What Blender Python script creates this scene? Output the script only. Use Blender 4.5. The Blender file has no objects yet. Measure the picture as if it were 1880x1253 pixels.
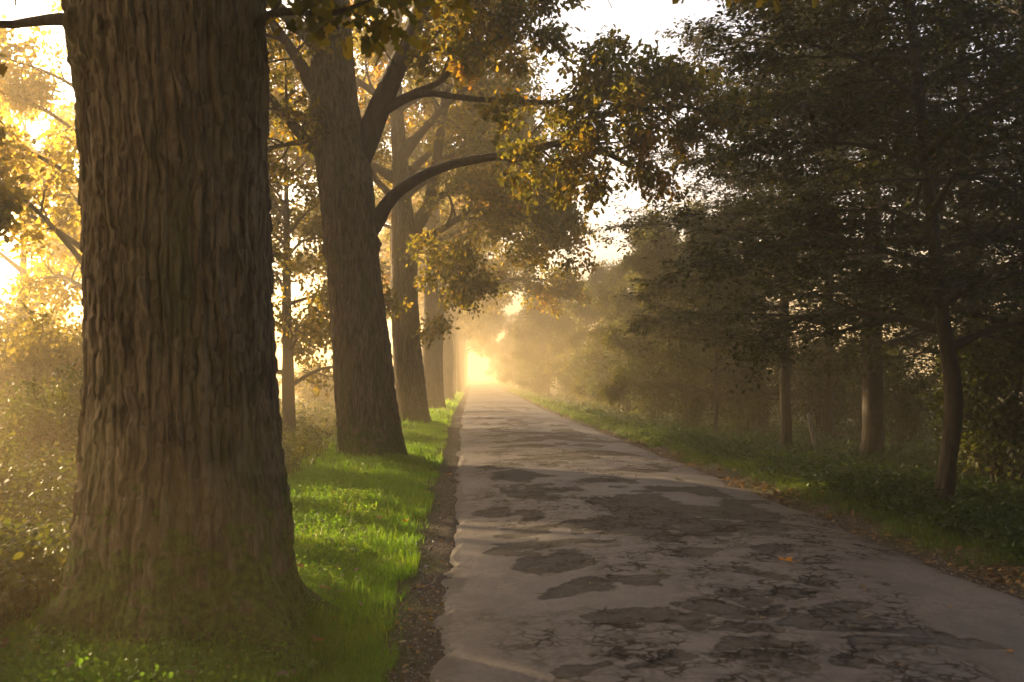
import bpy, math, random
import numpy as np
from mathutils import Vector, Matrix, Quaternion

R = math.radians
SC = bpy.context.scene
COL = SC.collection
rnd = random.Random(11)
npr = np.random.default_rng(7)

# ------------------------------------------------------------------ camera
F_PX, CAM_H = 1828.0, 1.6
YAW, PITCH = math.atan(70/F_PX), math.atan(63.5/F_PX)
fw = Vector((math.sin(YAW)*math.cos(PITCH), math.cos(YAW)*math.cos(PITCH), math.sin(PITCH)))
rt = Vector((math.cos(YAW), -math.sin(YAW), 0))
up = rt.cross(fw)
CAM = Vector((0, 0, CAM_H))
cam_data = bpy.data.cameras.new('camera')
cam = bpy.data.objects.new('camera', cam_data); COL.objects.link(cam)
cam.matrix_world = Matrix(((rt.x, up.x, -fw.x, 0), (rt.y, up.y, -fw.y, 0), (rt.z, up.z, -fw.z, CAM_H), (0, 0, 0, 1)))
cam_data.sensor_width = 36; cam_data.lens = 35.0
cam_data.clip_start = 0.05; cam_data.clip_end = 3000
cam_data.dof.use_dof = True; cam_data.dof.focus_distance = 17.0; cam_data.dof.aperture_fstop = 2.8
SC.camera = cam

def at(px, py, y):
    """world point at road distance y seen at photo pixel (px, py)"""
    d = fw + rt*((px-940)/F_PX) + up*(-(py-626.5)/F_PX)
    return CAM + d*(y/d.y)

# ------------------------------------------------------------------ noise
def _hash(ix, iy, iz, s):
    h = (ix.astype(np.int64)*73856093) ^ (iy.astype(np.int64)*19349663) ^ (iz.astype(np.int64)*83492791) ^ (s*2654435761)
    h = (h ^ (h >> 13)) * 1274126177 & 0xffffffff
    h = (h ^ (h >> 16)) * 2246822519 & 0xffffffff
    return ((h ^ (h >> 15)) & 0xffffff)/float(0xffffff)*2-1
def vnoise(x, y, z=None, s=0):
    x = np.asarray(x, float); y = np.asarray(y, float)
    z = np.zeros_like(x) if z is None else np.asarray(z, float)
    x, y, z = np.broadcast_arrays(x, y, z)
    ix, iy, iz = np.floor(x), np.floor(y), np.floor(z)
    fx, fy, fz = x-ix, y-iy, z-iz
    ux, uy, uz = [f*f*f*(f*(f*6-15)+10) for f in (fx, fy, fz)]
    out = 0
    for a in (0, 1):
        for b in (0, 1):
            for c in (0, 1):
                w = (ux if a else 1-ux)*(uy if b else 1-uy)*(uz if c else 1-uz)
                out = out + w*_hash(ix+a, iy+b, iz+c, s)
    return out
def fbm(x, y, z=None, s=0, o=4, g=.5):
    t, a, f = 0, 1.0, 1.0
    for k in range(o):
        t = t + a*vnoise(x*f, y*f, None if z is None else z*f, s+k); a *= g; f *= 2.03
    return t
def sstep(a, b, x):
    t = np.clip((x-a)/(b-a), 0, 1); return t*t*(3-2*t)

# ------------------------------------------------------------------ meshes
def make_mesh(name, verts, faces_list, smooth=False, attrs=None):
    """faces_list: list of int arrays (n, k)"""
    me = bpy.data.meshes.new(name)
    verts = np.asarray(verts, np.float32)
    faces_list = [np.asarray(f, np.int32) for f in faces_list if len(f)]
    me.vertices.add(len(verts)); me.vertices.foreach_set('co', verts.ravel())
    loops = np.concatenate([f.ravel() for f in faces_list])
    sizes = np.concatenate([np.full(len(f), f.shape[1], np.int32) for f in faces_list])
    starts = np.concatenate([[0], np.cumsum(sizes)[:-1]]).astype(np.int32)
    me.loops.add(len(loops)); me.loops.foreach_set('vertex_index', loops)
    me.polygons.add(len(sizes)); me.polygons.foreach_set('loop_start', starts)
    if smooth: me.polygons.foreach_set('use_smooth', np.ones(len(sizes), bool))
    for k, v in (attrs or {}).items():
        a = me.attributes.new(k, 'FLOAT', 'POINT'); a.data.foreach_set('value', np.asarray(v, np.float32))
    me.update(calc_edges=True)
    return me
def link(name, me, mat, parent=None):
    o = bpy.data.objects.new(name, me); COL.objects.link(o)
    if mat is not None and not me.materials: me.materials.append(mat)
    if parent is not None: o.parent = parent
    return o
def tag(o, label=None, cat=None, group=None, kind=None):
    if label: o['label'] = label
    if cat: o['category'] = cat
    if group: o['group'] = group
    if kind: o['kind'] = kind
    return o
def empty(name, loc, rz=0):
    o = bpy.data.objects.new(name, None); COL.objects.link(o)
    o.location = loc; o.rotation_euler = (0, 0, rz); o.empty_display_size = .2
    return o
def copy_tree(o):
    c = o.copy(); COL.objects.link(c)
    for ch in list(o.children):
        d = ch.copy(); COL.objects.link(d); d.parent = c
        for g in ch.children:
            e = g.copy(); COL.objects.link(e); e.parent = d
    return c
def grid_faces(nr, nc, wrap=False):
    r = np.arange(nr-1)[:, None]; c = np.arange(nc if wrap else nc-1)[None, :]
    c2 = (c+1) % nc
    return np.stack([r*nc+c+0*r, r*nc+c2, (r+1)*nc+c2, (r+1)*nc+c], -1).reshape(-1, 4)

# ------------------------------------------------------------------ materials
class NT:
    def __init__(self, name):
        self.m = bpy.data.materials.new(name); self.m.use_nodes = True
        self.t = self.m.node_tree; self.t.nodes.clear()
        self.out = self.n('ShaderNodeOutputMaterial')
    def n(self, t, **kw):
        nd = self.t.nodes.new(t)
        for k, v in kw.items():
            if k.startswith('_'): setattr(nd, k[1:], v)
            else: self.set(nd.inputs[k.replace('__', ' ')], v)
        return nd
    def set(self, inp, v):
        if isinstance(v, bpy.types.NodeSocket): self.t.links.new(v, inp)
        else: inp.default_value = v
    def noise(self, vec, scale, detail=4, rough=.55, dist=0.):
        nd = self.n('ShaderNodeTexNoise', Scale=scale, Detail=detail, Roughness=rough, Distortion=dist)
        if vec is not None: self.t.links.new(vec, nd.inputs['Vector'])
        return nd.outputs['Fac']
    def ramp(self, fac, stops, interp='LINEAR'):
        nd = self.n('ShaderNodeValToRGB'); e = nd.color_ramp.elements; nd.color_ramp.interpolation = interp
        while len(e) < len(stops): e.new(.5)
        for k, (p, c) in enumerate(stops):
            e[k].position = p; e[k].color = (*c, 1) if len(c) == 3 else c
        self.t.links.new(fac, nd.inputs[0]); return nd.outputs[0]
    def mix(self, f, a, b, mode='MIX'):
        nd = self.n('ShaderNodeMix', _data_type='RGBA', _blend_type=mode)
        self.set(nd.inputs[0], f)
        for k, v in ((6, a), (7, b)):
            self.set(nd.inputs[k], (*v, 1) if isinstance(v, tuple) and len(v) == 3 else v)
        return nd.outputs[2]
    def math(self, op, a, b=0., c=0.):
        nd = self.n('ShaderNodeMath', _operation=op)
        for k, v in enumerate((a, b, c)): self.set(nd.inputs[k], v)
        return nd.outputs[0]
    def attr(self, name): return self.n('ShaderNodeAttribute', _attribute_name=name).outputs['Fac']
    def obj(self): return self.n('ShaderNodeTexCoord').outputs['Object']
    def scaled(self, v, s):
        nd = self.n('ShaderNodeMapping'); self.t.links.new(v, nd.inputs[0]); nd.inputs['Scale'].default_value = s
        return nd.outputs[0]
    def done(self, shader): self.t.links.new(shader, self.out.inputs[0]); return self.m

def leaf_mat(name, stops, trans=.45, warm=None, warm_lo=.58, warm_hi=.7, wscale=.35):
    t = NT(name)
    isl = t.n('ShaderNodeNewGeometry').outputs['Random Per Island']
    o = t.obj()
    cl = t.noise(o, 1.1, 2)
    f = t.math('ADD', t.math('MULTIPLY', isl, .55), t.math('MULTIPLY', t.math('SUBTRACT', cl, .27), .95))
    c = t.ramp(f, stops)
    if warm:
        w = t.noise(o, wscale, 2)
        wf = t.n('ShaderNodeMapRange', Value=w); wf.inputs[1].default_value = warm_lo; wf.inputs[2].default_value = warm_hi
        c = t.mix(t.math('MULTIPLY', wf.outputs[0], t.math('ADD', t.math('MULTIPLY', isl, .8), .2)), c, warm)
    p = t.n('ShaderNodeBsdfPrincipled', Base__Color=c, Roughness=.55)
    p.inputs['Specular IOR Level'].default_value = .3
    tl = t.n('ShaderNodeBsdfTranslucent', Color=t.mix(1.0, c, (1.0, .95, .5), 'MULTIPLY'))
    gain = t.mix(1.0, c, (2.6, 2.35, .9), 'MULTIPLY')
    t.t.links.new(gain, tl.inputs['Color'])
    mx = t.n('ShaderNodeMixShader'); mx.inputs[0].default_value = trans
    t.t.links.new(p.outputs[0], mx.inputs[1]); t.t.links.new(tl.outputs[0], mx.inputs[2])
    return t.done(mx.outputs[0])

def bark_mat(name, dark, light, moss=None, moss_top=.6, vscale=(22, 22, 3.2), bump=.5, side=None):
    t = NT(name); o = t.obj()
    a = t.noise(t.scaled(o, vscale), 1.0, 5, .68, .8)
    b = t.noise(o, 1.6, 3)
    c = t.mix(t.ramp(a, [(.38, (0, 0, 0)), (.62, (1, 1, 1))]), dark, light)
    c = t.mix(t.math('MULTIPLY', b, .35), c, tuple(x*.55 for x in light))
    if moss:
        sx = t.n('ShaderNodeSeparateXYZ'); t.t.links.new(o, sx.inputs[0])
        z = sx.outputs[2]
        m = t.n('ShaderNodeMapRange', Value=t.math('ADD', z, t.math('MULTIPLY', t.math('SUBTRACT', t.noise(o, 7, 5, .7), .5), -3.2)))
        m.inputs[1].default_value = moss_top; m.inputs[2].default_value = moss_top-.22
        mc = t.ramp(t.noise(o, 24, 4, .7), [(.36, tuple(x*.3 for x in moss)), (.62, moss)])
        # thin film of algae higher up
        m2 = t.n('ShaderNodeMapRange', Value=t.noise(t.scaled(o, (3, 3, .7)), 1.0, 3)); m2.inputs[1].default_value = .5; m2.inputs[2].default_value = .75
        c = t.mix(t.math('MULTIPLY', m2.outputs[0], .45), c, tuple(x*.7 for x in moss))
        c = t.mix(m.outputs[0], c, mc)
    bp = t.n('ShaderNodeBump', Strength=bump, Distance=.02, Height=a)
    fine = t.noise(t.scaled(o, (90, 90, 25)), 1.0, 3)
    bp2 = t.n('ShaderNodeBump', Strength=.35, Distance=.006, Height=fine); t.t.links.new(bp.outputs[0], bp2.inputs['Normal'])
    p = t.n('ShaderNodeBsdfPrincipled', Base__Color=c, Roughness=.88); p.inputs['Specular IOR Level'].default_value = .2
    t.t.links.new(bp2.outputs[0], p.inputs['Normal'])
    return t.done(p.outputs[0])

M = {}
M['oak_bark'] = bark_mat('oak_bark', (.032, .022, .012), (.22, .155, .085), moss=(.10, .13, .016), moss_top=.62)
M['oak_limb'] = bark_mat('oak_limb_bark', (.05, .037, .026), (.11, .08, .055), bump=.8)
M['thin_bark'] = bark_mat('thin_bark', (.034, .027, .020), (.075, .06, .044), vscale=(14, 14, 5), bump=.4)
M['pale_bark'] = bark_mat('pale_bark', (.045, .036, .027), (.10, .083, .063), vscale=(9, 9, 4), bump=.4)
M['weathered'] = bark_mat('weathered_wood', (.16, .14, .11), (.36, .32, .26), vscale=(40, 40, 4), bump=.4)
OAKS = [(.0, (.034, .038, .009)), (.35, (.065, .066, .013)), (.6, (.11, .09, .016)), (.85, (.18, .12, .02)), (1., (.22, .11, .02))]
M['oak_leaf'] = leaf_mat('oak_leaf', OAKS, .7, warm=(.26, .10, .015))
M['gold_leaf'] = leaf_mat('field_bush_leaf', [(0., (.07, .07, .025)), (.5, (.13, .11, .04)), (1., (.2, .15, .06))], .55)
M['oak_leaf_far'] = leaf_mat('oak_leaf_gold', [(0., (.06, .065, .014)), (.5, (.13, .11, .02)), (1., (.24, .15, .025))], .6)
M['field_leaf'] = leaf_mat('field_tree_leaf', [(0., (.11, .105, .03)), (.5, (.22, .175, .05)), (1., (.31, .22, .07))], .65)
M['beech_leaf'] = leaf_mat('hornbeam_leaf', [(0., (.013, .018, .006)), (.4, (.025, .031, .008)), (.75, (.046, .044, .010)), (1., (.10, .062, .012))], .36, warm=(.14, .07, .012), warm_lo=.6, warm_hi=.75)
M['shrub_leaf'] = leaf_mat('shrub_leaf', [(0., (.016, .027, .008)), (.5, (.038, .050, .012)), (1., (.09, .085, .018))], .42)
M['hedge_leaf'] = leaf_mat('hedge_leaf', [(0., (.03, .04, .010)), (.5, (.06, .065, .014)), (1., (.12, .10, .02))], .5)
M['weed_leaf'] = leaf_mat('weed_leaf', [(0., (.020, .034, .009)), (.5, (.045, .058, .013)), (1., (.11, .095, .02))], .42)
M['dry_grass'] = leaf_mat('dry_grass_blade', [(0., (.03, .036, .010)), (.5, (.065, .06, .018)), (1., (.14, .105, .035))], .4)
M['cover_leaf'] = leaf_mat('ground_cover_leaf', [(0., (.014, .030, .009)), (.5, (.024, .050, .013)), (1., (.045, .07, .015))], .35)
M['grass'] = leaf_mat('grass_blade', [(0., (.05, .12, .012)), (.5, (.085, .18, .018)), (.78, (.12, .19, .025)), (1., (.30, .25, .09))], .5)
M['grass_shaded'] = leaf_mat('shaded_grass_blade', [(0., (.03, .06, .012)), (.5, (.05, .09, .015)), (1., (.09, .11, .025))], .4)  # darker copy of the grass, the right verge's shade put into its colour
M['litter'] = leaf_mat('leaf_litter', [(0., (.06, .035, .015)), (.35, (.10, .06, .028)), (.65, (.18, .115, .055)), (.85, (.32, .19, .05)), (1., (.42, .36, .27))], .2)

def solid_leaf(name, col, col2):
    t = NT(name); o = t.obj()
    c = t.mix(t.noise(o, 60, 3), col, col2)
    p = t.n('ShaderNodeBsdfPrincipled', Base__Color=c, Roughness=.5)
    tl = t.n('ShaderNodeBsdfTranslucent', Color=c)
    mx = t.n('ShaderNodeMixShader'); mx.inputs[0].default_value = .45
    t.t.links.new(p.outputs[0], mx.inputs[1]); t.t.links.new(tl.outputs[0], mx.inputs[2])
    return t.done(mx.outputs[0])
M['leaf_yellow'] = solid_leaf('yellow_maple_leaf', (.75, .36, .03), (.62, .22, .02))
M['leaf_orange'] = solid_leaf('orange_leaf', (.55, .16, .03), (.4, .10, .02))
M['leaf_tan'] = solid_leaf('tan_leaf', (.5, .3, .09), (.34, .2, .06))
M['broad'] = solid_leaf('broad_weed_leaf', (.07, .17, .02), (.11, .21, .03))

# ground
t = NT('soil_and_turf'); o = t.obj()
n1 = t.noise(o, .8, 5); n2 = t.noise(o, 9, 5); n3 = t.noise(o, 60, 3)
turf = t.mix(n2, (.030, .045, .012), (.075, .07, .025))
soil = t.mix(n3, (.030, .023, .017), (.085, .064, .047))
soil = t.mix(t.ramp(t.noise(o, 28, 2), [(.62, (0, 0, 0)), (.68, (1, 1, 1))]), soil, (.26, .22, .17))
c = t.mix(t.attr('dirt'), turf, soil)
bp = t.n('ShaderNodeBump', Strength=.9, Distance=.03, Height=t.math('ADD', n2, t.math('MULTIPLY', n3, .6)))
p = t.n('ShaderNodeBsdfPrincipled', Base__Color=c, Roughness=.95); p.inputs['Specular IOR Level'].default_value = .15
t.t.links.new(bp.outputs[0], p.inputs['Normal']); M['ground'] = t.done(p.outputs[0])

# asphalt
t = NT('worn_asphalt'); o = t.obj()
pfield, crack, pale, dust = t.attr('peel'), t.attr('crack'), t.attr('pale'), t.attr('dust')
agg = t.noise(o, 150, 2, .7); grit = t.noise(o, 55, 4, .7); mid = t.noise(o, 11, 5, .65); big = t.noise(o, 1.3, 4)
nb = t.noise(t.scaled(o, (1.0, .8, 1)), 6.5, 7, .78)
pv_ = t.math('ADD', pfield, t.math('MULTIPLY', t.math('SUBTRACT', nb, .5), 1.15))
pm = t.n('ShaderNodeMapRange', Value=pv_); pm.inputs[1].default_value = .36; pm.inputs[2].default_value = .46; peel = pm.outputs[0]
rim_shade = t.n('ShaderNodeMapRange', Value=t.math('ABSOLUTE', t.math('SUBTRACT', pv_, .40))); rim_shade.inputs[1].default_value = .035; rim_shade.inputs[2].default_value = .0
nz = t.n('ShaderNodeTexNoise', Scale=6.0, Detail=4.0); t.t.links.new(o, nz.inputs['Vector'])
def cracks(scale, warp, w0, w1):
    sv = t.n('ShaderNodeVectorMath', _operation='SCALE'); t.t.links.new(nz.outputs['Color'], sv.inputs[0]); sv.inputs['Scale'].default_value = warp
    av = t.n('ShaderNodeVectorMath', _operation='ADD'); t.t.links.new(o, av.inputs[0]); t.t.links.new(sv.outputs[0], av.inputs[1])
    vo = t.n('ShaderNodeTexVoronoi', _feature='DISTANCE_TO_EDGE', Scale=scale); t.t.links.new(av.outputs[0], vo.inputs['Vector'])
    l = t.n('ShaderNodeMapRange', Value=vo.outputs['Distance']); l.inputs[1].default_value = w0; l.inputs[2].default_value = w1
    return l.outputs[0]
wide = t.noise(o, 2.6, 3)
c1 = t.math('MULTIPLY', cracks(5.5, .3, .12, .05), t.ramp(wide, [(.40, (0, 0, 0)), (.56, (1, 1, 1))]))
c2 = t.math('MULTIPLY', cracks(11., .18, .17, .06), t.ramp(t.noise(o, 3.3, 4), [(.44, (0, 0, 0)), (.6, (1, 1, 1))]))
ck = t.math('MULTIPLY', t.math('MAXIMUM', c1, c2), crack)
mott = t.ramp(t.noise(o, 5.5, 5, .72), [(.40, (0, 0, 0)), (.60, (1, 1, 1))])
coarse = t.ramp(t.noise(o, 22, 4, .75), [(.36, (0, 0, 0)), (.64, (1, 1, 1))])
c = t.mix(t.math('ADD', t.math('MULTIPLY', mott, .36), t.math('ADD', t.math('MULTIPLY', grit, .3), t.math('MULTIPLY', coarse, .38))), (.040, .033, .029), (.20, .168, .144))
c = t.mix(t.ramp(agg, [(.58, (0, 0, 0)), (.72, (1, 1, 1))]), c, (.24, .205, .17))
c = t.mix(t.math('MULTIPLY', t.ramp(big, [(.35, (0, 0, 0)), (.7, (1, 1, 1))]), .6), c, (.085, .074, .068))
c = t.mix(t.math('MULTIPLY', pale, t.math('MULTIPLY', coarse, .5)), c, (.24, .205, .175))
dark = t.mix(t.math('ADD', t.math('MULTIPLY', grit, .5), t.math('MULTIPLY', coarse, .45)), (.022, .020, .018), (.125, .107, .094))
c = t.mix(peel, c, dark)
c = t.mix(t.math('MULTIPLY', rim_shade.outputs[0], .75), c, (.02, .017, .015))  # shadow at the broken edges, put into the colour
c = t.mix(t.math('MULTIPLY', ck, .68), c, (.020, .017, .015))
dn = t.n('ShaderNodeMapRange', Value=t.math('ADD', t.math('MULTIPLY', dust, 1.15), t.math('MULTIPLY', t.math('SUBTRACT', t.noise(o, 9, 5, .7), .5), 1.3))); dn.inputs[1].default_value = .42; dn.inputs[2].default_value = .68
df = t.math('MULTIPLY', dn.outputs[0], .92)
c = t.mix(t.math('MINIMUM', df, 1.0), c, t.mix(grit, (.03, .023, .017), (.085, .066, .05)))
h = t.math('ADD', t.math('MULTIPLY', grit, .8), t.math('MULTIPLY', agg, .35))
h = t.math('ADD', h, t.math('MULTIPLY', mid, .9))
h = t.math('SUBTRACT', h, t.math('MULTIPLY', ck, .35))
h = t.math('SUBTRACT', h, t.math('MULTIPLY', peel, 1.3))
bp = t.n('ShaderNodeBump', Strength=1.0, Distance=.009, Height=h)
rg = t.math('ADD', .46, t.math('MULTIPLY', mid, .3))
rg = t.math('ADD', rg, t.math('MULTIPLY', peel, .3))
spc = t.math('MULTIPLY', t.math('MULTIPLY', t.math('SUBTRACT', 1.0, t.math('MULTIPLY', peel, .45)), t.math('SUBTRACT', 1.0, ck)), .5)
p = t.n('ShaderNodeBsdfPrincipled', Base__Color=c, Roughness=rg); t.t.links.new(spc, p.inputs['Specular IOR Level'])
t.t.links.new(bp.outputs[0], p.inputs['Normal']); M['road'] = t.done(p.outputs[0])

# ------------------------------------------------------------------ terrain
def xl(y): return -.22 - .30*np.clip((y-5)/35, 0, 1)
def xr(y): return 3.98 - .62*np.clip((y-7)/40, 0, 1)
def road_z(x, y):
    c = (xl(y)+xr(y))/2; hw = (xr(y)-xl(y))/2
    return .07*(1-np.clip(((x-c)/hw), -1.2, 1.2)**2) + .02*vnoise(x*.7, y*.35, s=3)
def ground_z(x, y):
    x = np.asarray(x, float); y = np.asarray(y, float)
    n = .05*fbm(x*.5, y*.5, s=21, o=3) + .018*fbm(x*2.1, y*2.1, s=25, o=3)
    L = -x
    left = .0 + .08*sstep(.6, 1.4, L) - .75*sstep(2.3, 5.2, L)
    right = -.02 - .22*sstep(4.6, 8, x) + .07*sstep(4.0, 4.4, x)
    z = np.where(x < 1.7, left, right) + n*np.where(x < 1.7, sstep(.3, 1.2, L), sstep(3.8, 4.8, x))
    inroad = sstep(xl(y)+.03, xl(y)+.28, x)*(1-sstep(xr(y)-.28, xr(y)-.03, x))
    return z*(1-inroad) - .12*inroad

def axis(*segs):
    out = []
    for a, b, s in segs: out += list(np.arange(a, b, s))
    return np.array(out)
gx = axis((-320, -60, 20), (-60, -14, 3), (-14, -6, .6), (-6, 6.5, .09), (6.5, 14, .5), (14, 60, 4), (60, 321, 20))
gy = axis((-60, 0, 5), (0, 3.5, .4), (3.5, 24, .12), (24, 60, .6), (60, 150, 3), (150, 560, 15))
X, Y = np.meshgrid(gx, gy)
Z = ground_z(X, Y)
nl = .15*fbm(Y*1.3, X*1.3, s=5, o=3)
gl = xl(Y)-.20-.10*np.clip((Y-5)/30, 0, 1)+nl
dirt = sstep(0, .2, X-gl)*(1-sstep(-.05, .3, X-xr(Y)-.15-nl*1.2))
me = make_mesh('ground', np.stack([X, Y, Z], -1).reshape(-1, 3), [grid_faces(len(gy), len(gx))], True, {'dirt': dirt.ravel()})
tag(link('ground', me, M['ground']), kind='structure')

# road: rows get denser towards the camera
ry = [-30, -15, -5, 0, 2, 3, 3.8]; y = 4.3
while y < 520: ry.append(y); y += max(.012, y*y/1592*.7)
ry = np.array(ry)
u = np.linspace(0, 1, 330)
RY = np.repeat(ry[:, None], len(u), 1)
x0, x1 = xl(RY)-.14, xr(RY)+.14
RX = x0+(x1-x0)*u[None, :]
wx = RX + .16*fbm(RX*2.3, RY*2.3, s=40, o=4) ; wy = RY + .22*fbm(RX*2.1, RY*2.1, s=47, o=4)
holes = [  # photo pixels: centre, half width, half height, depth cm
 (1010, 1040, 62, 17, 3.0), (1150, 975, 80, 22, 2.6), (1310, 990, 62, 13, 2.4), (1270, 1032, 45, 12, 2.4), (1470, 1085, 45, 14, 2.2),
 (1385, 1070, 30, 12, 1.8), (1300, 945, 110, 14, 2.0), (1150, 930, 90, 9, 2.0), (950, 985, 45, 6, 2.0), (985, 978, 60, 7, 1.6), (1440, 1028, 55, 12, 1.6),
 (1010, 1010, 80, 12, 2.2), (1215, 1003, 35, 9, 2.2), (905, 940, 40, 8, 1.8), (1000, 905, 60, 6, 1.8), (960, 880, 60, 5, 1.6), (1120, 890, 60, 5, 1.8), (1180, 870, 50, 4, 1.6),
 (1000, 850, 70, 4, 1.6), (1110, 838, 60, 3, 1.6), (960, 825, 60, 3, 1.5), (1080, 812, 70, 3, 1.5), (1000, 800, 60, 2.4, 1.4), (920, 862, 45, 4, 1.5), (1230, 905, 60, 5, 1.5),
 (1350, 1108, 50, 8, 2.4), (1440, 1110, 45, 8, 2.4), (1390, 1128, 40, 9, 2.4), (1440, 1150, 75, 14, 2.0), (1560, 1140, 60, 12, 2.2), (1640, 1170, 70, 14, 2.6),
 (1750, 1200, 95, 16, 3.0), (1520, 1165, 80, 12, 1.8), (1620, 1205, 90, 12, 2.2), (1180, 1150, 75, 20, 2.2), (1290, 1130, 70, 16, 1.6), (1380, 1190, 60, 16, 2.2),
 (1260, 1230, 70, 16, 2.6), (1400, 1225, 60, 18, 2.2), (1100, 1225, 45, 10, 1.8), (1180, 1085, 60, 10, 1.6), (1060, 1090, 70, 10, 1.6), (1700, 1180, 60, 10, 2.0),
 (1550, 1215, 60, 14, 1.8), (1330, 1160, 60, 10, 1.6), (1075, 925, 40, 6, 1.4), (1250, 958, 60, 7, 1.6), (940, 1015, 40, 8, 1.4), (1380, 925, 50, 6, 1.2)]
fld = np.zeros_like(RX); depth = np.zeros_like(RX)
for (px, py, hw, hh, dp) in holes:
    yc = 1.6*F_PX/(py-690); xc = (px-870)/F_PX*yc; a = hw/F_PX*yc*1.15; b = max(hh*yc*yc/(1.6*F_PX), .08)*1.05
    rows = np.where(np.abs(ry-yc) < 2.2*b+.6)[0]
    if not len(rows): continue
    s = slice(rows[0], rows[-1]+1)
    q = ((wx[s]-xc)/a)**2 + ((wy[s]-yc)/b)**2
    fld[s] = np.maximum(fld[s], 1.35-q*.9); depth[s] = np.maximum(depth[s], np.where(q < 1.6, dp, 0))
rag = fbm(RX*1.5, RY*.9, s=60, o=5) + .35*vnoise(RX*.35, RY*.2, s=66)
centre = sstep(.25, 1.0, RX-xl(RY))*(1-sstep(-.9, -.2, RX-xr(RY)))
auto = sstep(.62, .70, rag)*centre*sstep(9, 14, RY)
auto = sstep(.05, .95, rag)*centre*sstep(8, 12, RY)*(1-.75*sstep(38, 60, RY))
pf = np.clip(np.maximum(np.clip(fld, 0, 1)*.62, auto*.95), 0, 1)        # broken-surface field, its ragged edge is cut in the shader
bowl = sstep(.25, .75, np.maximum(fld*.62, auto*.9))
dz = -bowl*np.maximum(depth, 1.2)*.004
edge_l = sstep(.26, -.04, RX-xl(RY)-.10*fbm(RX*3, RY*1.3, s=74, o=4)); edge_r = sstep(.0, .6, RX-xr(RY)+.45+.25*fbm(RX*2, RY*2, s=76, o=4))
crack = np.clip(sstep(.0, .6, fbm(RX*.8, RY*.55, s=80, o=3)+.35*(1-np.abs(u[None, :]-.42)*2.2)) + .6*edge_r + .5*sstep(.2, .45, pf), 0, 1)
crack *= sstep(.05, .4, RX-xl(RY))
pale = sstep(.35, .9, fbm(RX*1.1, RY*.8, s=90, o=4))
lump = .005*fbm(RX*2, RY*1.6, s=95, o=3)
RZ = road_z(RX, RY) + dz + lump
RZ = RZ - .06*sstep(.12, -.14, RX-xl(RY)-.10*fbm(RX*3, RY*2.6, s=101, o=4)) - .06*sstep(-.12, .14, RX-xr(RY)+.08*fbm(RX*2.5, RY*1.1, s=103, o=2))
me = make_mesh('road', np.stack([RX, RY, RZ], -1).reshape(-1, 3), [grid_faces(len(ry), len(u))], True,
               {'peel': pf.ravel(), 'crack': crack.ravel(), 'pale': pale.ravel(), 'dust': np.clip(edge_l+.55*edge_r, 0, 1).ravel()})
tag(link('road', me, M['road']), kind='structure')

# ------------------------------------------------------------------ leaves and tubes
def unit(v): return v/np.maximum(np.linalg.norm(v, axis=-1, keepdims=True), 1e-9)
LOBED = np.array([(0, 0), (.17, .16), (.11, .30), (.30, .46), (.19, .60), (.27, .80), (0, 1), (-.27, .80), (-.19, .60), (-.30, .46), (-.11, .30), (-.17, .16)])
HEX = np.array([(0, 0), (.27, .3), (.25, .68), (0, 1), (-.25, .68), (-.27, .3)])
KITE = np.array([(0, 0), (.30, .45), (0, 1), (-.30, .45)])
def leaf_mesh(name, pos, axis_, nrm, size, shape):
    """one polygon per leaf"""
    n, k = len(pos), len(shape)
    ax = unit(axis_); sd = unit(np.cross(nrm, ax)); nn = np.cross(ax, sd)
    cup = np.abs(shape[:, 0])*.35 - .22*shape[:, 1]**2
    v = pos[:, None] + size[:, None, None]*(sd[:, None]*shape[None, :, :1] + ax[:, None]*shape[None, :, 1:] + nn[:, None]*cup[None, :, None])
    return make_mesh(name, v.reshape(-1, 3), [np.arange(n*k).reshape(n, k)])
def tubes_mesh(name, groups):
    V, Fc, base = [], [], 0
    for (n, k), items in groups.items():
        P = np.array([i[0] for i in items]); Rr = np.array([i[1] for i in items])
        tn = unit(np.gradient(P, axis=1))
        main = unit(P[:, -1]-P[:, 0])
        ref = np.where(np.abs(main[:, 2:3]) > .9, np.array([[1., 0, 0]]), np.array([[0, 0, 1.]]))
        u_ = unit(np.cross(tn, ref[:, None, :])); v_ = np.cross(tn, u_)
        a = np.arange(k)/k*2*math.pi
        ring = P[:, :, None] + Rr[:, :, None, None]*(u_[:, :, None]*np.cos(a)[None, None, :, None] + v_[:, :, None]*np.sin(a)[None, None, :, None])
        b = len(items); V.append(ring.reshape(-1, 3))
        f = grid_faces(n, k, True)
        Fc.append((f[None] + (np.arange(b)*n*k)[:, None, None]).reshape(-1, 4) + base)
        base += b*n*k
    return make_mesh(name, np.concatenate(V), Fc, True)
def resample(pts, n):
    """Catmull-Rom through pts"""
    P = np.array([tuple(p) for p in pts], float)
    Q = np.vstack([2*P[0]-P[1], P, 2*P[-1]-P[-2]]); m = len(P)-1
    tt = np.linspace(0, m-1e-6, n); i = tt.astype(int); f = (tt-i)[:, None]
    a, b, c, d = Q[i], Q[i+1], Q[i+2], Q[i+3]
    return .5*((2*b)+(-a+c)*f+(2*a-5*b+4*c-d)*f**2+(-a+3*b-3*c+d)*f**3)

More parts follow.
